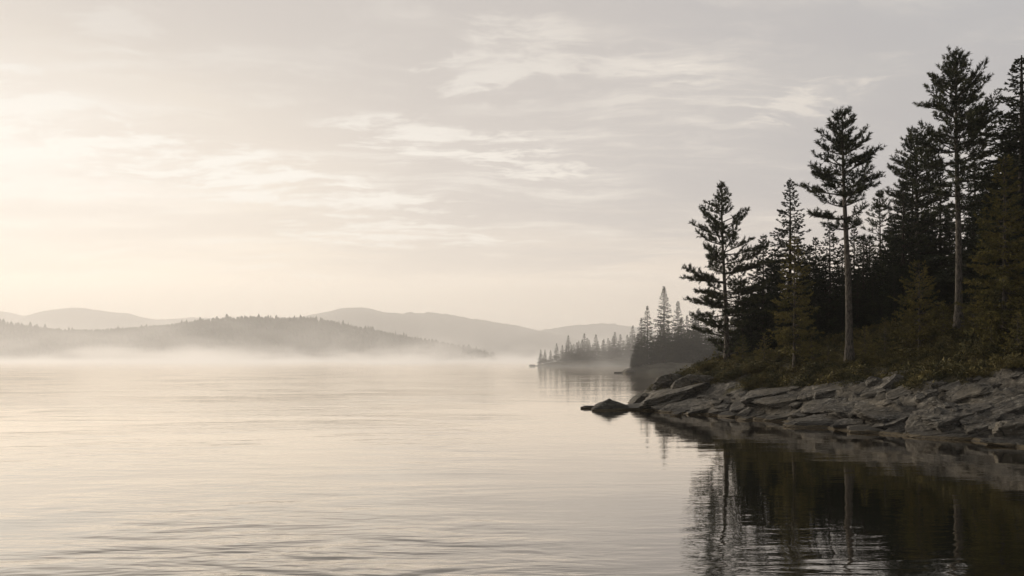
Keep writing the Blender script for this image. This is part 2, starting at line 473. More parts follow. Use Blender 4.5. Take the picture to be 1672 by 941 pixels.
rk(1327, 641, 52, 20, 16, 'rough sloping rock left of the ledge below the middle tall pine')
rk(1425, 622, 26, 20, 22, 'upright broken rock high on the bank right of the middle tall pine')
rk(1451, 624, 48, 24, 36, 'steep pale rock rising to the right high on the bank')
rk(1473, 611, 32, 11, 10, 'flat pale rock at the top of the bare bank below the olive young tree')
rk(1445, 609, 20, 9, 10, 'small rock above the steep pale rock on the bank')
rk(1430, 641, 32, 9, 15, 'thin pale ledge between two moss patches in the middle of the bank')
rk(1468, 643, 44, 13, 24, 'sloping pale ledge above the moss in the middle of the bank')
rk(1531, 630, 20, 13, 0, 'round grey stone resting on the moss in the upper bank')
rk(1557, 631, 30, 13, 20, 'sloping stone right beside the round grey stone on the upper bank')
rk(1518, 641, 22, 15, 15, 'lumpy stone below the round grey stone on the upper bank')
rk(1503, 652, 20, 16, 5, 'upright stone under the lumpy stone in the middle of the bank')
rk(1577, 643, 90, 30, 22, 'large pale slab sloping up to the right below the tallest pine')
rk(1361, 661, 66, 19, 14, 'pale sloping slab in the second row above the waterline, below the middle tall pine')
rk(1400, 665, 84, 21, 10, 'long sloping slab right of the pale slab below the middle tall pine')
rk(1318, 672, 46, 14, 12, 'broad dark rock above the first large waterline slab')
rk(1349, 687, 90, 22, 5, 'large humped waterline slab in line with the reflection of the middle tall pine')
rk(1387, 691, 48, 14, 5, 'low rock right behind the large humped waterline slab')
rk(1433, 668, 94, 14, 10, 'long thin layered ledge in the middle of the bank')
rk(1461, 676, 84, 25, 4, 'thick block with a blunt left end in the middle of the bank')
rk(1408, 701, 60, 14, 4, 'low pale pointed slab lying in the water edge right of the large humped slab')
rk(1454, 692, 54, 12, 14, 'curved ledge above the low pale pointed slab')
rk(1489, 700, 74, 14, 8, 'long low dark rock at the waterline under the tilted plate')
rk(1522, 682, 58, 34, 42, 'steep tilted plate of striped rock facing left')
rk(1571, 677, 116, 36, 8, 'big dark slab behind the steep tilted plate of striped rock')
rk(1511, 703, 44, 11, 8, 'small mossy ledge at the waterline below the steep tilted plate')
rk(1580, 704, 160, 30, 14, 'very long smooth slab running down into the water at the near shore', deep=.5)
rk(1610, 686, 90, 34, 20, 'broad upper slab with a mossy hollow above the very long smooth slab')
rk(1654, 694, 70, 46, 10, 'massive cracked block at the near right end of the shore')
rk(1655, 722, 66, 15, 6, 'low slab lying in the water nearest to the camera')
rk(1650, 667, 86, 30, 28, 'sloping grey slab above the massive cracked block')
for (cx, cy, w_, h_) in ((1660, 618, 22, 9), (1583, 620, 12, 7), (1516, 606, 20, 9), (1549, 585, 13, 6), (1597, 619, 14, 7), (1636, 643, 16, 9), (1500, 612, 10, 5), (1625, 632, 14, 7), (1572, 603, 10, 5)):
    rk(cx, cy, w_, h_, 8, 'small pale stone peeping out of the undergrowth high on the right bank', 'stones peeping out of the undergrowth')

rr0 = random.Random(17)
for i in range(90):                                          # loose broken stones between the slabs
    px = rr0.uniform(1050, 1668); base_y = 672 + (px - 1050) / 620 * 52
    py = base_y - rr0.uniform(2, 62) * (1 if px > 1180 else .55)
    wq = rr0.uniform(8, 24)
    rk(px, py, wq, wq * rr0.uniform(.3, .55), rr0.uniform(-5, 30), 'small broken stone wedged between the larger slabs of the rocky shore', 'small broken stones of the rocky shore')
rr_ = random.Random(5)
for k, (cx, cy, w_, h_, roll, label, group, deep) in enumerate(R):
    hp = hit(cx, cy + h_ * .5)
    if hp is None: continue
    x, y, z, dd = hp
    wm, hm = w_ / F * y, h_ / F * y
    o = bpy.data.objects.new('shore_rock', BOULDERS[1 if 'pointed' in label else 0] if ('boulder' in label and 'round' in label and 'big smooth' not in label) or 'pointed dark' in label else ROCKS[k % len(ROCKS)]); link(o)
    rx, ry, rz = wm * .64, wm * deep * .66, hm * .72
    ry = max(ry, hm * .7)
    o.scale = (rx, ry, rz)
    o.location = (x * (y + ry * .6) / y, y + ry * .6, z + hm * .22)
    o.rotation_euler = (math.radians(rr_.uniform(4, 14)), -math.radians(roll * .8), math.radians(rr_.uniform(-18, 18)))
    tag(o, label, 'rock', group)

# ------------------------------------------------------------------ trees
def tube(P, rad, n=7):
    """tapering tube through points P"""
    P = np.asarray(P, float); k = len(P)
    tan = np.gradient(P, axis=0); tan /= np.linalg.norm(tan, axis=1)[:, None] + 1e-9
    ref = np.array((0., 0, 1)) if abs(tan[0][2]) < .8 else np.array((1., 0, 0))
    a = np.cross(tan, ref); a /= np.linalg.norm(a, axis=1)[:, None] + 1e-9
    b = np.cross(tan, a)
    th = np.linspace(0, 2 * PI, n, endpoint=False)
    V = P[:, None, :] + np.asarray(rad)[:, None, None] * (np.cos(th)[None, :, None] * a[:, None, :] + np.sin(th)[None, :, None] * b[:, None, :])
    Q = []
    for i in range(k - 1):
        for j in range(n):
            Q.append((i * n + j, i * n + (j + 1) % n, (i + 1) * n + (j + 1) % n, (i + 1) * n + j))
    return V.reshape(-1, 3), np.array(Q)

class Parts:
    def __init__(s): s.V = []; s.Q = []; s.n = 0
    def add(s, V, Q): s.V.append(V); s.Q.append(Q + s.n); s.n += len(V)
    def mesh(s, name): return mesh_from(name, np.concatenate(s.V), None, True, np.concatenate(s.Q))

def tufts(rs, pos, dirs, length, rad, n, width):
    """bottle-brush sprays of needles: one triangle per needle"""
    m = len(pos); pos = np.asarray(pos); dirs = np.asarray(dirs, float)
    dirs = dirs / (np.linalg.norm(dirs, axis=1)[:, None] + 1e-9)
    ref = np.where(np.abs(dirs[:, 2:3]) < .8, np.array((0., 0, 1)), np.array((1., 0, 0)))
    a = np.cross(dirs, ref); a /= np.linalg.norm(a, axis=1)[:, None] + 1e-9; b = np.cross(dirs, a)
    L = np.asarray(length)[:, None] if np.ndim(length) else np.full((m, 1), length)
    t = rs.uniform(0, 1, (m, n)); th = rs.uniform(0, 2 * PI, (m, n))
    k = rs.uniform(.6, 1.1, (m, n)) * (np.asarray(rad)[:, None] if np.ndim(rad) else rad)
    rootp = pos[:, None] + dirs[:, None] * (t * L)[..., None]
    out = np.cos(th)[..., None] * a[:, None] + np.sin(th)[..., None] * b[:, None]
    fw = rs.uniform(.5, 1.3, (m, n))
    tip = rootp + (out + dirs[:, None] * fw[..., None]) * k[..., None]
    sd = np.cross(tip - rootp, rs.normal(size=(m, n, 3))); sd /= np.linalg.norm(sd, axis=2)[..., None] + 1e-9
    sd *= width * .5
    V = np.stack([rootp - sd, rootp + sd, tip], 2).reshape(-1, 3)
    return V

def limb_curve(rs, base, az, L, e0, e1, k=7, wob=.05):
    P = [np.array(base, float)]; a = az
    for i in range(k):
        t = (i + .5) / k; e = e0 + (e1 - e0) * t ** 1.4
        a += rs.normal(0, wob); e += rs.normal(0, wob)
        P.append(P[-1] + L / k * np.array((math.cos(a) * math.cos(e), math.sin(a) * math.cos(e), math.sin(e))))
    return np.array(P)

def lerp_poly(P, t):
    f = min(max(t, 0), .9999) * (len(P) - 1); i = int(f); u = f - i
    return P[i] * (1 - u) + P[i + 1] * u, (P[i + 1] - P[i])

def make_trunk(rs, H, r0, lean, wob=.01, k=14):
    P = []
    ph = rs.uniform(0, 6, 2)
    for i in range(k + 1):
        t = i / k
        P.append((lean[0] * t + wob * H * .5 * math.sin(ph[0] + t * 4) * t * (1 - t) * 2, lean[1] * t + wob * H * .5 * math.sin(ph[1] + t * 3.3) * t * (1 - t) * 2, H * t))
    P = np.array(P); t = np.linspace(0, 1, k + 1)
    rad = r0 * (.10 + .90 * (1 - t) ** .85); rad[0] *= 1.75; rad[1] *= 1.06
    P[0][2] -= .35
    return P, rad

def crown_mesh(Vn, br):
    """needles and the limbs that carry them, one mesh with two material slots"""
    nT = len(Vn) // 3
    me = mesh_from('crown', np.concatenate([Vn] + br.V), np.arange(len(Vn)).reshape(-1, 3), False, np.concatenate(br.Q) + len(Vn))
    me.polygons.foreach_set('material_index', np.concatenate([np.zeros(nT, np.int32), np.ones(len(me.polygons) - nT, np.int32)]))
    return me

def pine_parts(seed, H, r0, prof, lean=(0, 0), whorl=.46, nl=(4, 6), tuft=(.31, .14), dens=1.0, e_shift=0., dead=0, needles=26, nwidth=.038):
    """prof: (height fraction, limb length / H) pairs, bottom first"""
    rs = np.random.RandomState(seed)
    P, rad = make_trunk(rs, H, r0, lean, .022)
    tr = Parts(); tr.add(*tube(P, rad, 10))
    br = Parts()
    pt = np.array(prof); t0 = pt[0, 0]
    z = t0 * H; pos, dirs, lens = [], [], []
    az = rs.uniform(0, 6)
    while z < H * .985:
        t = z / H; u = (t - t0) / (1 - t0)
        Lm = float(np.interp(t, pt[:, 0], pt[:, 1])) * H
        k = rs.randint(nl[0], nl[1] + 1)
        for j in range(k):
            az += 2 * PI / k + rs.normal(0, .3)
            L = Lm * rs.uniform(.60, 1.22)
            if rs.rand() < .14: L *= .5
            if rs.rand() < .10 and u < .85: continue
            zz = (z + rs.uniform(-.1, .1)) / H
            bp, _ = lerp_poly(P, zz)
            e0 = math.radians(-6 + 34 * u ** 1.5 + e_shift) + rs.normal(0, .10)
            e1 = e0 + math.radians(rs.uniform(8, 32))
            C = limb_curve(rs, bp, az, L, e0, e1)
            rb = max(.010, min(.026 + .020 * L / 2, r0 * .3))
            br.add(*tube(C, np.linspace(rb, .006, len(C)), 5))
            # twigs
            nb = max(3, int(L * 4.8 * dens)); s0 = .30 if L > 1.0 else .12
            for q in range(nb):
                s = s0 + (1 - s0) * (q + rs.rand()) / nb
                b0, tn = lerp_poly(C, s); tn = tn / np.linalg.norm(tn)
                side = np.cross(tn, (0, 0, 1.)); side /= np.linalg.norm(side) + 1e-9
                sg = 1 if (q % 2) else -1
                dirv = tn * rs.uniform(.5, 1.0) + side * sg * rs.uniform(.4, .95) + np.array((0, 0, rs.uniform(.02, .45)))
                dirv /= np.linalg.norm(dirv)
                bl = min(.85, (.10 + .36 * L * (1.08 - s))) * rs.uniform(.6, 1.15)
                e = b0 + dirv * bl
                if bl > .25: br.add(*tube(np.array([b0, b0 + dirv * bl * .5 + np.array((0, 0, -.015)), e]), [.010, .007, .004], 3))
                nt = max(1, int(bl / .17))
                for i in range(nt):
                    w_ = (i + .6) / nt
                    pos.append(b0 + dirv * bl * w_); dd_ = dirv + rs.normal(0, .35, 3) + np.array((0, 0, .25)); dirs.append(dd_); lens.append(tuft[0] * rs.uniform(.7, 1.15) * (1 - .45 * u ** 3))
            pos.append(C[-1]); dirs.append(C[-1] - C[-2] + np.array((0, 0, .05))); lens.append(tuft[0])
        z += whorl * rs.uniform(.75, 1.25) * (1.0 - .45 * u)
    pos.append(P[-1] - np.array((0, 0, .3))); dirs.append((0, 0, 1.)); lens.append(.45)
    for _ in range(dead):                                   # bare broken limbs under the crown
        t = rs.uniform(max(.15, t0 - .22), t0); bp, _ = lerp_poly(P, t); L = rs.uniform(.25, 1.1)
        C = limb_curve(rs, bp, rs.uniform(0, 6.28), L, math.radians(rs.uniform(-25, 15)), math.radians(rs.uniform(-30, 30)), 4, .15)
        br.add(*tube(C, np.linspace(.022, .004, len(C)), 4))
    Vn = tufts(rs, np.array(pos), np.array(dirs), np.array(lens), tuft[1], needles, nwidth)
    return tr.mesh('trunk'), crown_mesh(Vn, br)

def spruce_parts(seed, H, r0, wbase, bottom=.05, level=.27, per=7, droop=18, tuft=.20, needles=8, nwidth=.045, power=.85, spread=1.0, lean=(0, 0), thin=1.0, gaps=.08):
    rs = np.random.RandomState(seed)
    P, rad = make_trunk(rs, H, r0, lean, .006)
    tr = Parts(); tr.add(*tube(P, rad, 8)); br = Parts()
    z = bottom * H; pos, dirs, szs = [], [], []; az = 0
    while z < H - .12:
        u = min(1.0, max(0.0, (z / H - bottom) / (1 - bottom)))
        Lm = wbase * H * (1 - u) ** power * min(1, .55 + u * 3) + .04
        lvl = rs.uniform(.78, 1.12)
        k = max(4, int(per * (1 - .35 * u)))
        for j in range(k):
            az += 2 * PI / k + rs.normal(0, .35)
            if rs.rand() < gaps: continue
            L = Lm * lvl * rs.uniform(.7, 1.12)
            bp, _ = lerp_poly(P, (z + rs.uniform(-.10, .10)) / H)
            e0 = math.radians(-droop + (droop + 26) * u ** 2.2) + rs.normal(0, .08)
            C = limb_curve(rs, bp, az, L, e0, e0 + math.radians(rs.uniform(10, 30)), 5, .05)
            br.add(*tube(C, np.linspace(.010 + .008 * L, .004, len(C)), 4))
            nb = max(2, int(L / .13 * thin))
            for q in range(nb):
                s = .15 + .85 * (q + rs.rand()) / nb
                b0, tn = lerp_poly(C, s); tn = tn / np.linalg.norm(tn)
                side = np.cross(tn, (0, 0, 1.)); side /= np.linalg.norm(side) + 1e-9
                sg = 1 if q % 2 else -1
                dv = tn * .8 + side * sg * rs.uniform(.35, .9) * spread + np.array((0, 0, rs.uniform(-.28, .12)))
                dv /= np.linalg.norm(dv)
                bl = (.10 + .36 * L * (1.02 - s)) * rs.uniform(.6, 1.2)
                nt = max(1, int(bl / .15))
                for i in range(nt):
                    pos.append(b0 + dv * bl * (i + .3) / nt); dirs.append(dv + rs.normal(0, .25, 3)); szs.append(1 - .55 * u)
            pos.append(C[-1]); dirs.append(C[-1] - C[-2]); szs.append(1 - .6 * u)
        z += level * rs.uniform(.8, 1.2) * (1 - .35 * u)
    for i in range(4): pos.append(P[-1] - np.array((0, 0, .5 - .16 * i))); dirs.append((0, 0, 1.)); szs.append(.42 - .07 * i)
    szs = np.array(szs)
    Vn = tufts(rs, np.array(pos), np.array(dirs), tuft * szs, tuft * .55 * szs, needles, nwidth)
    return tr.mesh('trunk'), crown_mesh(Vn, br)

def plant_tree(name, parts, loc, label, cat='tree', group=None, scale=1.0, rz=0., mats=None, sz=None):
    e = bpy.data.objects.new(name, None); link(e); e.empty_display_size = .3
    e.location = loc; e.rotation_euler = (0, 0, rz); e.scale = (scale, scale, sz or scale)
    for nm, me_, mt in zip(('trunk', 'crown'), parts, ((mats[0],), (mats[2], mats[1]))):
        if not me_.materials:
            for q in mt: me_.materials.append(q)
        link(bpy.data.objects.new(nm, me_), e)
    return tag(e, label, cat, group)

def seat(px, py=None, Yfix=None):
    """ground point under a photograph column"""
    if Yfix is None:
        x, y, z, dd = hit(px, py)
    else:
        y = Yfix; x = (px - CX) / F * y; z, dd = hgt(x, y)
    return x, y, z
def top_height(y, z, py_top): return CAMH - (py_top - HY) / F * y - z

PM = (M_BARK, M_BARKD, M_PINE); SM = (M_BARKD, M_BARKD, M_SPRUCE); OM = (M_BARK, M_BARK, M_OLIVE)

# the three pines on the bank
x, y, z = seat(1187, 590); H = top_height(y, z, 301)
plant_tree('pine_tree', pine_parts(11, H, .17, [(.05, .17), (.2, .21), (.38, .265), (.52, .25), (.65, .20), (.78, .135), (.9, .055), (1, .006)], lean=(-9 / F * y, 0), whorl=.70, nl=(4, 6), dens=1.5, e_shift=2),
           (x, y, z), 'full crowned dark pine leaning slightly left at the outer end of the wood', group='tall pines on the bank', mats=PM)
x, y, z = seat(1387, 592); H = top_height(y, z, 179)
plant_tree('pine_tree', pine_parts(22, H, .20, [(.44, .05), (.51, .10), (.57, .15), (.65, .18), (.73, .17), (.80, .145), (.87, .09), (.94, .045), (1, .006)], lean=(-12 / F * y, 0), whorl=.58, nl=(5, 6), dens=1.5, e_shift=6, dead=20),
           (x, y, z), 'tall pine with a long bare grey trunk, standing in the middle of the wood edge', group='tall pines on the bank', mats=PM)
x, y, z = seat(1565, 537); H = top_height(y, z, 83)
plant_tree('pine_tree', pine_parts(33, H, .21, [(.40, .05), (.5, .10), (.58, .13), (.66, .165), (.73, .155), (.81, .13), (.88, .09), (.94, .05), (1, .006)], lean=(-4 / F * y, 0), whorl=.60, nl=(5, 6), dens=1.5, e_shift=7, dead=22),
           (x, y, z), 'tallest pine, its bare trunk rising high above the dark spruces', group='tall pines on the bank', mats=PM)
# slimmer pines behind them
x, y, z = seat(1205, None, y + 8 if False else 60.); H = top_height(y, z, 437)
plant_tree('pine_tree', pine_parts(44, H, .09, [(.2, .14), (.45, .2), (.7, .16), (.9, .08), (1, .02)], whorl=.55, nl=(3, 4), dens=.9),
           (x, y, z), 'thin young pine close behind the leaning left pine', mats=PM)
x, y, z = seat(1497, None, 58.); H = top_height(y, z, 215)
plant_tree('pine_tree', pine_parts(55, H, .17, [(.25, .12), (.45, .17), (.65, .17), (.8, .13), (.92, .10), (1, .03)], whorl=.5, nl=(5, 6), dens=1.3, e_shift=4),
           (x, y, z), 'bushy topped dark pine just left of and behind the tallest pine', mats=PM)
x, y, z = seat(1590, None, 62.); H = top_height(y, z, 215)
plant_tree('pine_tree', pine_parts(56, H, .14, [(.3, .09), (.5, .12), (.7, .11), (.88, .07), (1, .02)], whorl=.6, nl=(3, 5), dens=.9),
           (x, y, z), 'slender open pine seen just right of and behind the tallest pine', mats=PM)
x, y, z = seat(1437, None, 60.); H = top_height(y, z, 318)
plant_tree('pine_tree', pine_parts(57, H, .11, [(.3, .12), (.5, .14), (.7, .12), (.88, .07), (1, .02)], whorl=.6, nl=(3, 5), dens=.9),
           (x, y, z), 'small topped pine in the gap between the middle tall pine and the dark spruces', mats=PM)

# olive, lighter trees along the wood edge
x, y, z = seat(1297, 601); H = top_height(y, z, 383)
plant_tree('young_fir', spruce_parts(61, H, .085, .215, bottom=.14, level=.27, per=7, droop=8, tuft=.22, needles=12, nwidth=.046, thin=1.25, gaps=.08, power=.75),
           (x, y, z), 'light olive young fir with a thin pale trunk at the front of the wood', mats=OM)
x, y, z = seat(1501, 573); H = top_height(y, z, 428)
plant_tree('young_fir', spruce_parts(62, H, .07, .36, bottom=.12, level=.27, per=8, droop=-6, tuft=.22, needles=12, nwidth=.05, power=.6, gaps=.12, thin=1.2),
           (x, y, z), 'low rounded olive young tree between the middle and the tallest pine', mats=OM)
x, y, z = seat(1640, 575); H = top_height(y, z, 255)
plant_tree('broad_fir', spruce_parts(63, H, .12, .21, bottom=.06, level=.27, per=9, droop=12, tuft=.24, needles=12, nwidth=.05, power=.6, gaps=.08, thin=1.2),
           (x, y, z), 'broad bushy olive fir at the right edge in front of the tall dark spruce', mats=OM)

# saplings filling the gaps between the trunks
SAP = [spruce_parts(400 + i, 3.2, .035, .34, bottom=.04, level=.22, per=6, droop=4, tuft=.20, needles=11, nwidth=.045, thin=1.1, gaps=.1, power=.8) for i in range(3)]
for i, (px, py, top, lab) in enumerate(((1213, 592, 545, 'sapling fir right beside the base of the leaning left pine'), (1248, 598, 540, 'sapling fir in front of the short dark spruce'),
        (1272, 596, 560, 'small sapling fir left of the thin pale trunk of the light olive fir'), (1325, 597, 535, 'sapling fir right of the thin pale trunk of the light olive fir'),
        (1352, 594, 552, 'sapling fir left of the base of the middle tall pine'), (1412, 587, 530, 'sapling fir right of the base of the middle tall pine'),
        (1445, 580, 515, 'sapling fir left of the low rounded olive young tree'), (1540, 560, 490, 'sapling fir just left of the base of the tallest pine'),
        (1590, 556, 480, 'sapling fir just right of the base of the tallest pine'), (1618, 578, 520, 'sapling fir at the foot of the broad bushy olive fir'),
        (1662, 588, 505, 'sapling fir at the right edge of the picture above the grey slabs'), (1172, 594, 556, 'sapling fir left of the base of the leaning left pine'))):
    x, y, z = seat(px, py); H = top_height(y, z, top)
    plant_tree('sapling_fir', SAP[i % 3], (x, y, z - .05), lab, scale=H / 3.2, rz=i * 1.1, mats=OM)

# dark spruces of the headland
SPR = {}
def spruce_for(H, k):
    b = min((8, 11, 14, 18), key=lambda q: abs(q - H)); key = (b, k % 3)
    if key not in SPR:
        SPR[key] = spruce_parts(200 + b * 3 + k % 3, b, .012 * b + .02, {8: .30, 11: .27, 14: .245, 18: .225}[b], bottom=.04, level=.26 + .004 * b, per=8, droop=16 + 5 * (k % 3), power=.92, nwidth=.06, needles=13, tuft=.25, gaps=.04)
    return SPR[key], H / b
def spruce(px, top, Yfix, label, group=None, k=0, wide=1.0):
    x, y, z = seat(px, None, Yfix); H = top_height(y, z, top)
    parts, s = spruce_for(H, k)
    plant_tree('spruce_tree', parts, (x, y, z), label, group=group, scale=s * wide, sz=s, rz=(px * 1.7) % 6.28, mats=SM)
spruce(1246, 383, 57, 'short dark spruce between the leaning left pine and the tall pointed spruce', k=0, wide=.95)
spruce(1290, 292, 59, 'tall pointed dark spruce rising behind the light olive young fir', k=1)
spruce(1355, 366, 57, 'dark spruce tucked behind the trunk of the middle tall pine', k=2)
spruce(1225, 470, 62, 'low dark spruce right behind the thin young pine', k=1)
spruce(1322, 400, 62, 'narrow dark spruce between the pointed spruce and the middle tall pine', k=0)
spruce(1410, 385, 58, 'dark spruce immediately right of the trunk of the middle tall pine', k=1)
spruce(1475, 300, 56, 'wide dark spruce left of the bushy topped pine', k=2, wide=1.05)
spruce(1535, 270, 60, 'dark spruce filling the gap just left of the tallest pine trunk', k=0)
spruce(1610, 285, 60, 'dark spruce between the tallest pine trunk and the tall edge spruce', k=1)
spruce(1668, 92, 50, 'very tall dark spruce cut off by the right edge of the picture', k=2, wide=1.8)
spruce(1690, 150, 54, 'dark spruce half behind the very tall one at the right edge', k=1, wide=1.5)
spruce(1648, 215, 57, 'dark spruce left of the very tall one, above the broad bushy olive fir', k=0, wide=1.3)
for i, (px, tp, Yf) in enumerate(((1265, 405, 61), (1332, 388, 63), (1395, 372, 60), (1420, 385, 62), (1455, 355, 60), (1375, 398, 63), (1310, 412, 61), (1238, 440, 60), (1212, 462, 58), (1348, 420, 58), (1430, 420, 59), (1655, 180, 55), (1270, 430, 66), (1335, 440, 70), (1385, 420, 68), (1440, 400, 66), (1460, 390, 74), (1510, 370, 66), (1550, 350, 72), (1580, 360, 66), (1620, 340, 70), (1655, 320, 64),
                                  (1700, 200, 58), (1735, 260, 52), (1250, 490, 70), (1300, 470, 74), (1425, 450, 56), (1480, 440, 58), (1530, 430, 56), (1600, 420, 55), (1680, 380, 46), (1720, 330, 44), (1305, 455, 58), (1350, 460, 60), (1400, 445, 56), (1375, 480, 55), (1460, 430, 54), (1515, 330, 63), (1565, 400, 58), (1625, 300, 58), (1650, 250, 56), (1590, 340, 57), (1230, 510, 60), (1440, 480, 55), (1335, 500, 56), (1280, 505, 60), (1490, 250, 62))):
    spruce(px, tp, Yf, 'dark spruce deep inside the headland wood, merging with its neighbours', 'dark spruces deep inside the headland wood', k=i)

# ------------------------------------------------------------------ undergrowth on the bank
def leaf_ball(rs, n, size):
    """a low mound of leaf-sized faces, unit radius"""
    v = rs.normal(size=(n, 3)); v[:, 2] = np.abs(v[:, 2]); v /= np.linalg.norm(v, axis=1)[:, None]
    c = v * (rs.uniform(.25, 1, (n, 1)) ** .5)
    c += .12 * np.sin(c[:, [1, 2, 0]] * 7 + rs.uniform(0, 6, 3))
    a = rs.normal(size=(n, 3)) * .6 + v; a /= np.linalg.norm(a, axis=1)[:, None]
    b = np.cross(a, rs.normal(size=(n, 3))); b /= np.linalg.norm(b, axis=1)[:, None]
    s = size * rs.uniform(.6, 1.3, (n, 1))
    return np.stack([c - b * s * .4, c + b * s * .4, c + a * s * 1.3], 1)
rs = np.random.RandomState(9); UV = []
balls = [leaf_ball(rs, 190, .15) for _ in range(6)]
n_ok = 0
for _ in range(26000):
    yy = rs.uniform(27, 66); xx = rs.uniform(7, .66 * yy + 3)
    dd = float(shore_d(np.array([[xx, yy]]))[0])
    if dd < 1.2 or dd > 24: continue
    if rs.rand() > (1.0 if dd < 14 else .45): continue
    s = soil_at(xx, yy, dd) + rs.normal(0, .07)
    if s < .55: continue
    zz, _ = hgt(xx, yy)
    sz = rs.uniform(.15, .32) * (1.5 if rs.rand() < .08 else 1.0) * (1 + .9 * max(0, fbm(xx * .25, yy * .25, 8.8, 2))) * (.5 + .6 * min(1, s)) * (1.0 if dd < 8 else 1.25)
    bl = balls[rs.randint(6)]; an = rs.uniform(0, 6.28); cs, sn = math.cos(an), math.sin(an)
    Rm = np.array(((cs, -sn, 0), (sn, cs, 0), (0, 0, 1)))
    UV.append((bl @ Rm.T * (sz * 1.25, sz * 1.25, sz) + (xx, yy, zz - .05)).reshape(-1, 3)); n_ok += 1
    if n_ok > 5200: break
UV = np.concatenate(UV)
tag(obj('undergrowth', mesh_from('undergrowth', UV, np.arange(len(UV)).reshape(-1, 3)), M_UNDER),
    'low olive brown bushes and moss covering the bank under the pines', 'undergrowth', kind='stuff')
# taller bushes at the wood edge
bush_meshes = []
for i in range(4):
    r_ = np.random.RandomState(70 + i); A = []
    for _ in range(16):
        c = r_.normal(size=3) * (.5, .5, .18); c[2] = abs(c[2]) + .05
        A.append(leaf_ball(r_, 300, .14) * r_.uniform(.34, .55) + c)
    A = np.concatenate(A).reshape(-1, 3)
    m_ = mesh_from('crown', A, np.arange(len(A)).reshape(-1, 3)); m_.materials.append(M_UNDER); bush_meshes.append(m_)
BUSH = [(1160, 598, 40, 'round olive bush hanging over the rocks at the outermost end of the vegetation'),
        (1195, 612, 46, 'olive bush at the foot of the leaning left pine'),
        (1225, 600, 50, 'dark bush between the leaning left pine and the short dark spruce'),
        (1240, 622, 44, 'low olive bush just above the long bare ledge'),
        (1262, 598, 40, 'small bush left of the thin pale trunk of the light olive fir'),
        (1335, 600, 46, 'bush between the thin pale trunk and the middle tall pine'),
        (1420, 588, 50, 'bush just right of the base of the middle tall pine'),
        (1545, 560, 44, 'bush beside the base of the tallest pine'),
        (1605, 575, 60, 'wide bush below the broad bushy olive fir, right of the tallest pine'),
        (1655, 598, 60, 'wide bush at the right edge above the grey slabs')]
for i, (px, py, wpx, lab) in enumerate(BUSH):
    hp = hit(px, py + 8)
    if hp is None: continue
    x, y, z, dd = hp; s = wpx / F * y * .5
    o = bpy.data.objects.new('bush', bush_meshes[i % 4]); link(o)
    o.location = (x, y, z - .08); o.scale = (s, s, s * 1.05); o.rotation_euler = (0, 0, i * 1.3); tag(o, lab, 'bush')

# ------------------------------------------------------------------ the two far points
def spit(name, pts, prof, res, zn=.5):
    """land strip: pts = centre line (x, y, halfwidth)"""
    P = np.array([p[:2] for p in pts], float); Wd = np.array([p[2] for p in pts], float)
    xs = np.arange(P[:, 0].min() - 14, P[:, 0].max() + 14, res); ys = np.arange(P[:, 1].min() - 30, P[:, 1].max() + 30, res)
    X, Y = np.meshgrid(xs, ys); Q_ = np.stack([X.ravel(), Y.ravel()], 1)
    best = np.full(len(Q_), -1e9)
    for a, b, wa, wb in zip(P[:-1], P[1:], Wd[:-1], Wd[1:]):
        ab = b - a; t = np.clip(((Q_ - a) @ ab) / (ab @ ab), 0, 1)
        best = np.maximum(best, wa + (wb - wa) * t - np.linalg.norm(Q_ - (a + t[:, None] * ab), axis=1))
    Z = np.interp(best, *prof) + np.array([zn * fbm(q[0] * .35, q[1] * .35, 1.7, 4) for q in Q_]) * np.clip((best + 1) / 2, 0, 1)
    V, Q = grid_mesh(name, xs, ys, Z); keep = (best[Q] > -4).all(1)
    tag(obj(name, mesh_from(name, V, None, True, Q[keep]), M_FARGROUND), kind='structure')
    def h(x, y):
        bb = -1e9
        for a, b, wa, wb in zip(P[:-1], P[1:], Wd[:-1], Wd[1:]):
            ab = b - a; q = np.array((x, y)); t = min(1, max(0, ((q - a) @ ab) / (ab @ ab)))
            bb = max(bb, wa + (wb - wa) * t - np.linalg.norm(q - (a + t * ab)))
        return float(np.interp(bb, *prof))
    return h
NEARP = 175.
hN = spit('ground', [(24.5, NEARP, 2.5), (30, NEARP + 3, 7), (40, NEARP + 8, 14), (60, NEARP + 14, 20), (95, NEARP + 20, 26)], ([-5, 0, 1.5, 6, 14, 26], [-1.5, -.1, .8, 1.5, 2.3, 3.0]), .8)
FARP = 320.
hF = spit('ground', [(10.5, FARP, 2.2), (14, FARP + 1, 4), (28, FARP + 4, 9), (48, FARP + 9, 14), (90, FARP + 16, 20)], ([-5, 0, 2, 8, 20], [-1.5, -.1, .7, 2.2, 4.5]), 1.1)

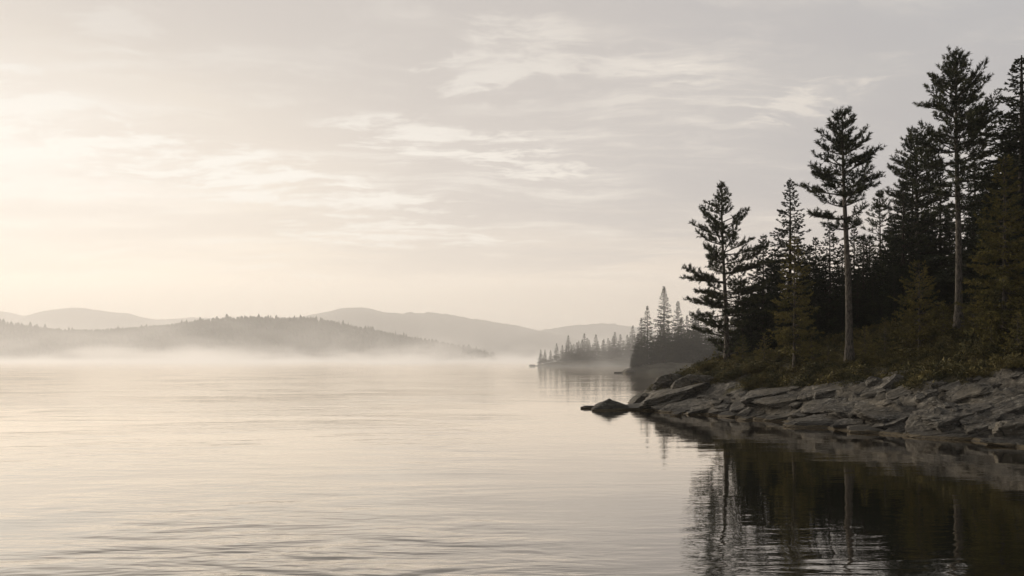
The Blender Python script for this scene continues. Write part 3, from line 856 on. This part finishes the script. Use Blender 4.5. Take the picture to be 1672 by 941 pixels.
FSP = [spruce_parts(300 + i, 14, .16, (.22, .19, .25, .205)[i], bottom=.03, level=.40, per=8, droop=14, tuft=.36, needles=6, nwidth=.12, thin=.6, gaps=.10, power=1.0) for i in range(4)]
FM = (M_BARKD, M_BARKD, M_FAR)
def far_spruce(px, top, Yv, hfun, label, group, k, wide=1.0):
    x = (px - CX) / F * Yv; z = hfun(x, Yv); H = top_height(Yv, z, top); s = H / 14
    plant_tree('spruce_tree', FSP[k % 4], (x, Yv, z - .2), label, group=group, scale=s * wide, sz=s, rz=(px * 2.3) % 6.28, mats=FM)
G1 = 'spruces on the farthest misty point'
ordn = ['first', 'second', 'third', 'fourth', 'fifth', 'sixth', 'seventh', 'eighth', 'ninth', 'tenth', 'eleventh', 'twelfth', 'thirteenth', 'fourteenth', 'fifteenth', 'sixteenth', 'seventeenth']
tops = [(883, 570), (890, 570), (899, 571), (909, 560), (918, 563), (928, 547), (937, 561), (945, 556), (954, 544), (962, 554), (973, 545), (986, 553), (996, 556), (1004, 541), (1013, 545), (1024, 546), (1033, 531)]
for i, (px, tp) in enumerate(tops):
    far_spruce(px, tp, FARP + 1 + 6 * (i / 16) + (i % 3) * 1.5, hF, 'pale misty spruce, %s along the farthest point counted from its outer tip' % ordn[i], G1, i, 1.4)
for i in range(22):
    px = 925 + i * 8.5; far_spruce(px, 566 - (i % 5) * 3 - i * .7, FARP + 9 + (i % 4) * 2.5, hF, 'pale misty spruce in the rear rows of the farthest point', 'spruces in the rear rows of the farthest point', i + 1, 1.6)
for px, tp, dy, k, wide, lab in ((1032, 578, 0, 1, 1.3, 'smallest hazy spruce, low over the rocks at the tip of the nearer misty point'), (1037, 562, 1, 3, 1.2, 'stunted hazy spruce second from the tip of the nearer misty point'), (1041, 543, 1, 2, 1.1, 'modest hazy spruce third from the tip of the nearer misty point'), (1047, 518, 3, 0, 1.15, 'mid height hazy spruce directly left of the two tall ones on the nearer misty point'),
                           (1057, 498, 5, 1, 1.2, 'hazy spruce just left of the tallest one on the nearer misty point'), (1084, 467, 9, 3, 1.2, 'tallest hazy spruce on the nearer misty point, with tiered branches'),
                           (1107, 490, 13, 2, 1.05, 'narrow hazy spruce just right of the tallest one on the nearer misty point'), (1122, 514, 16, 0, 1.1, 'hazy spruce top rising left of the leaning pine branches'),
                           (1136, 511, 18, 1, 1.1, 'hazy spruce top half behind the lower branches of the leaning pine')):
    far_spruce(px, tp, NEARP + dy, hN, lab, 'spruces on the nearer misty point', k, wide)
rq = random.Random(3)
for i in range(34):
    px = 1068 + i * 6.2 + rq.uniform(-4, 4); tp = 556 - min(1, i / 12) * 28 + rq.uniform(-26, 10)
    far_spruce(px, tp, NEARP + 6 + (i % 5) * 3 + (px - 1068) * .05, hN, 'hazy spruce packed into the dense wood of the nearer misty point', 'spruces packed into the nearer misty point', i, 1.15 + min(.5, i * .06))
for px, py, w_, h_, lab in ((869, 597.3, 9, 3, 'tiny pale rock in the mist off the farthest point'), (1027, 604, 16, 9, 'rounded hazy rock at the tip of the nearer misty point'), (1010, 609.3, 12, 2.4, 'thin flat hazy rock in the water off the nearer misty point')):
    Yv = FARP if px < 900 else NEARP - 3
    x = (px - CX) / F * Yv
    o = bpy.data.objects.new('shore_rock', ROCKS[int(px) % 10]); link(o); o.scale = (w_ / F * Yv * .6, w_ / F * Yv * .6, h_ / F * Yv * .8)
    o.location = (x, Yv, h_ / F * Yv * .3); tag(o, lab, 'rock')

# ------------------------------------------------------------------ hills
def hill(Yc, ridge, depth, bumps, res, mat, seed, cone_n=0, cone_h=(5, 9)):
    R_ = np.array(ridge, float); xr = (R_[:, 0] - CX) / F * Yc; zr = CAMH - (R_[:, 1] - HY) / F * Yc
    xs = np.arange(xr[0], xr[-1], res); zt = np.interp(xs, xr, zr)
    ker = np.hanning(9); ker /= ker.sum(); zt = np.convolve(np.pad(zt, 4, mode='edge'), ker, 'valid')
    ys = np.linspace(Yc - depth * .55, Yc + depth, 46)
    s = np.where(ys < Yc, (ys - ys[0]) / (Yc - ys[0]), 1 - (ys - Yc) / depth)
    f = np.sin(np.clip(s, 0, 1) * PI / 2) ** 1.15
    Zb = f[:, None] * (zt[None, :] + 2) - 2
    X, Y = np.meshgrid(xs, ys)
    fine = np.array([bumps * (abs(mnoise.noise((a / res * .45, b / res * .12, seed))) * 1.6 + mnoise.noise((a / res * .9, b / res * .3, seed + 4))) for a, b in zip(X.ravel(), Y.ravel())]).reshape(X.shape)
    Zm = Zb + fine * np.clip(Zb / 6, 0, 1)
    V, Q = grid_mesh('hill', xs, ys, Zm)
    tag(obj('hill', mesh_from('hill', V, None, True, Q), mat), kind='structure')
    if cone_n:
        rs = np.random.RandomState(seed); out = []
        for _ in range(cone_n):
            i = rs.randint(2, len(xs) - 2); x = xs[i] + rs.uniform(-res, res)
            if rs.rand() < .28: fy = Yc + rs.uniform(-12, 14)
            else: fy = rs.uniform(ys[0] + 8, Yc)
            zz = float(np.interp(fy, ys, Zb[:, i]))
            if zz < .5: continue
            h_ = rs.uniform(*cone_h) * (1.5 if rs.rand() < .05 else 1); r_ = h_ * rs.uniform(.20, .52); a0 = rs.uniform(0, 6)
            for lv in range(3):                              # three ragged tiers
                zb = zz + h_ * (.05 + .27 * lv); zt_ = zz + h_ * (.55 + .225 * lv); rr = r_ * (1 - .27 * lv)
                for j in range(5):
                    a1, a2 = a0 + j * 1.257 + lv, a0 + (j + 1) * 1.257 + lv
                    k1, k2 = rs.uniform(.7, 1.15, 2)
                    out.append(((x + rr * k1 * math.cos(a1), fy + rr * k1 * math.sin(a1), zb), (x + rr * k2 * math.cos(a2), fy + rr * k2 * math.sin(a2), zb), (x, fy, zt_)))
        A = np.array(out).reshape(-1, 3)
        tag(obj('forest', mesh_from('forest', A, np.arange(len(A)).reshape(-1, 3)), M_FAR), 'continuous far forest covering the hazy dark ridge across the lake', 'forest', kind='stuff')

hill(1000, [(-260, 540), (-120, 522), (0, 531), (37, 536), (93, 544), (134, 546), (187, 544), (236, 540), (280, 537), (327, 529), (358, 526), (404, 523), (460, 526), (510, 525), (545, 531), (578, 539), (611, 545), (663, 556), (701, 563), (756, 571), (791, 580), (815, 587)],
     260, 1.2, 5, M_HILL, 3, 5600, (3.0, 6.2))
hill(1750, [(420, 560), (455, 535), (480, 523), (503, 517), (543, 509), (563, 504), (580, 502), (600, 504), (623, 510), (656, 514), (681, 512), (711, 512), (726, 513), (756, 520), (794, 525), (832, 531), (879, 541), (920, 550), (960, 560), (1020, 575), (1080, 588)], 420, 3, 9, M_HILL, 5)
hill(2200, [(800, 560), (850, 548), (882, 541), (905, 537), (930, 533), (965, 530), (991, 529), (1019, 532), (1050, 537), (1100, 548), (1200, 560), (1400, 570), (1600, 580)], 420, 3, 11, M_HILL, 6)
hill(1900, [(-420, 540), (-260, 515), (-150, 524), (-60, 531), (20, 524), (40, 519), (62, 514), (84, 508), (106, 504), (118, 503), (140, 505), (168, 511), (199, 511), (224, 518), (255, 524), (300, 532), (360, 545), (460, 570)], 420, 3, 9, M_HILL, 7)
hill(2300, [(-460, 520), (-300, 505), (-120, 500), (0, 509), (37, 517), (90, 525), (160, 530), (220, 528), (255, 524), (286, 521), (327, 519), (358, 521), (420, 531), (500, 550), (600, 570)], 420, 3, 11, M_HILL, 8)

# ------------------------------------------------------------------ air: even haze, and the low mist lying on the lake
def box(x0, x1, y0, y1, z0, z1):
    V = [(x, y, z) for z in (z0, z1) for y in (y0, y1) for x in (x0, x1)]
    return V, [(0, 2, 3, 1), (4, 5, 7, 6), (0, 1, 5, 4), (2, 6, 7, 3), (0, 4, 6, 2), (1, 3, 7, 5)]
mh, N = new_mat('haze_air')
pv = N.node('ShaderNodeVolumePrincipled'); pv.inputs['Color'].default_value = (.985, .965, .93, 1)
pv.inputs['Density'].default_value = .00020; pv.inputs['Anisotropy'].default_value = .30
N.l.new(pv.outputs[0], N.node('ShaderNodeOutputMaterial').inputs['Volume'])
V, Q = box(-3450, 3450, -430, 3950, -4, 145)
tag(obj('haze', mesh_from('haze', V, None, False, Q), mh), 'thin pale morning haze filling the air over the lake', 'haze', kind='stuff')

mm, N = new_mat('lake_mist')
t = N.node('ShaderNodeTexCoord').outputs['Object']
x, y, z = N.sep(t)
n1 = N.noise(N.scale3(t, .026, .007, .07), 1.0, 4, .62)
hs = N.m('ADD', 1.6, N.m('MULTIPLY', N.rng(n1, .45, .66), 8.0))
hs = N.m('MULTIPLY', hs, N.rng(x, -20, -320, .66, 1.0))
fall = N.m('EXPONENT', N.m('MULTIPLY', N.m('DIVIDE', z, hs), -1.0))
near = N.rng(y, 130, 420)
side = N.m('MULTIPLY', N.rng(x, 215, 100), 1.0)
bed = N.m('MULTIPLY', N.m('MULTIPLY', fall, near), N.m('MULTIPLY', N.rng(n1, .34, .6, .25, 1.0), .0110))
veil = N.m('MULTIPLY', N.m('MULTIPLY', N.rng(y, 60, 112), N.rng(z, 66, 12)), N.m('MULTIPLY', N.rng(n1, .2, .7, .75, 1.1), .00056))
dens = N.m('MULTIPLY', N.m('ADD', bed, veil), side)
pv = N.node('ShaderNodeVolumePrincipled'); pv.inputs['Color'].default_value = (.99, .97, .94, 1)
N.l.new(dens, pv.inputs['Density']); pv.inputs['Anisotropy'].default_value = .30
N.l.new(pv.outputs[0], N.node('ShaderNodeOutputMaterial').inputs['Volume'])
V, Q = box(-1000, 220, 59, 960, .02, 68)
tag(obj('mist', mesh_from('mist', V, None, False, Q), mm), 'low pale morning mist lying on the far side of the lake', 'mist', kind='stuff')

mb, N = new_mat('valley_mist')
pv = N.node('ShaderNodeVolumePrincipled'); pv.inputs['Color'].default_value = (.99, .97, .94, 1)
pv.inputs['Density'].default_value = .0018; pv.inputs['Anisotropy'].default_value = .30
N.l.new(pv.outputs[0], N.node('ShaderNodeOutputMaterial').inputs['Volume'])
V, Q = box(-3000, 3000, 1300, 1700, .03, 138)
tag(obj('mist', mesh_from('mist', V, None, False, Q), mb), 'pale mist filling the valley between the darker near ridge and the far hills', 'mist', kind='stuff')
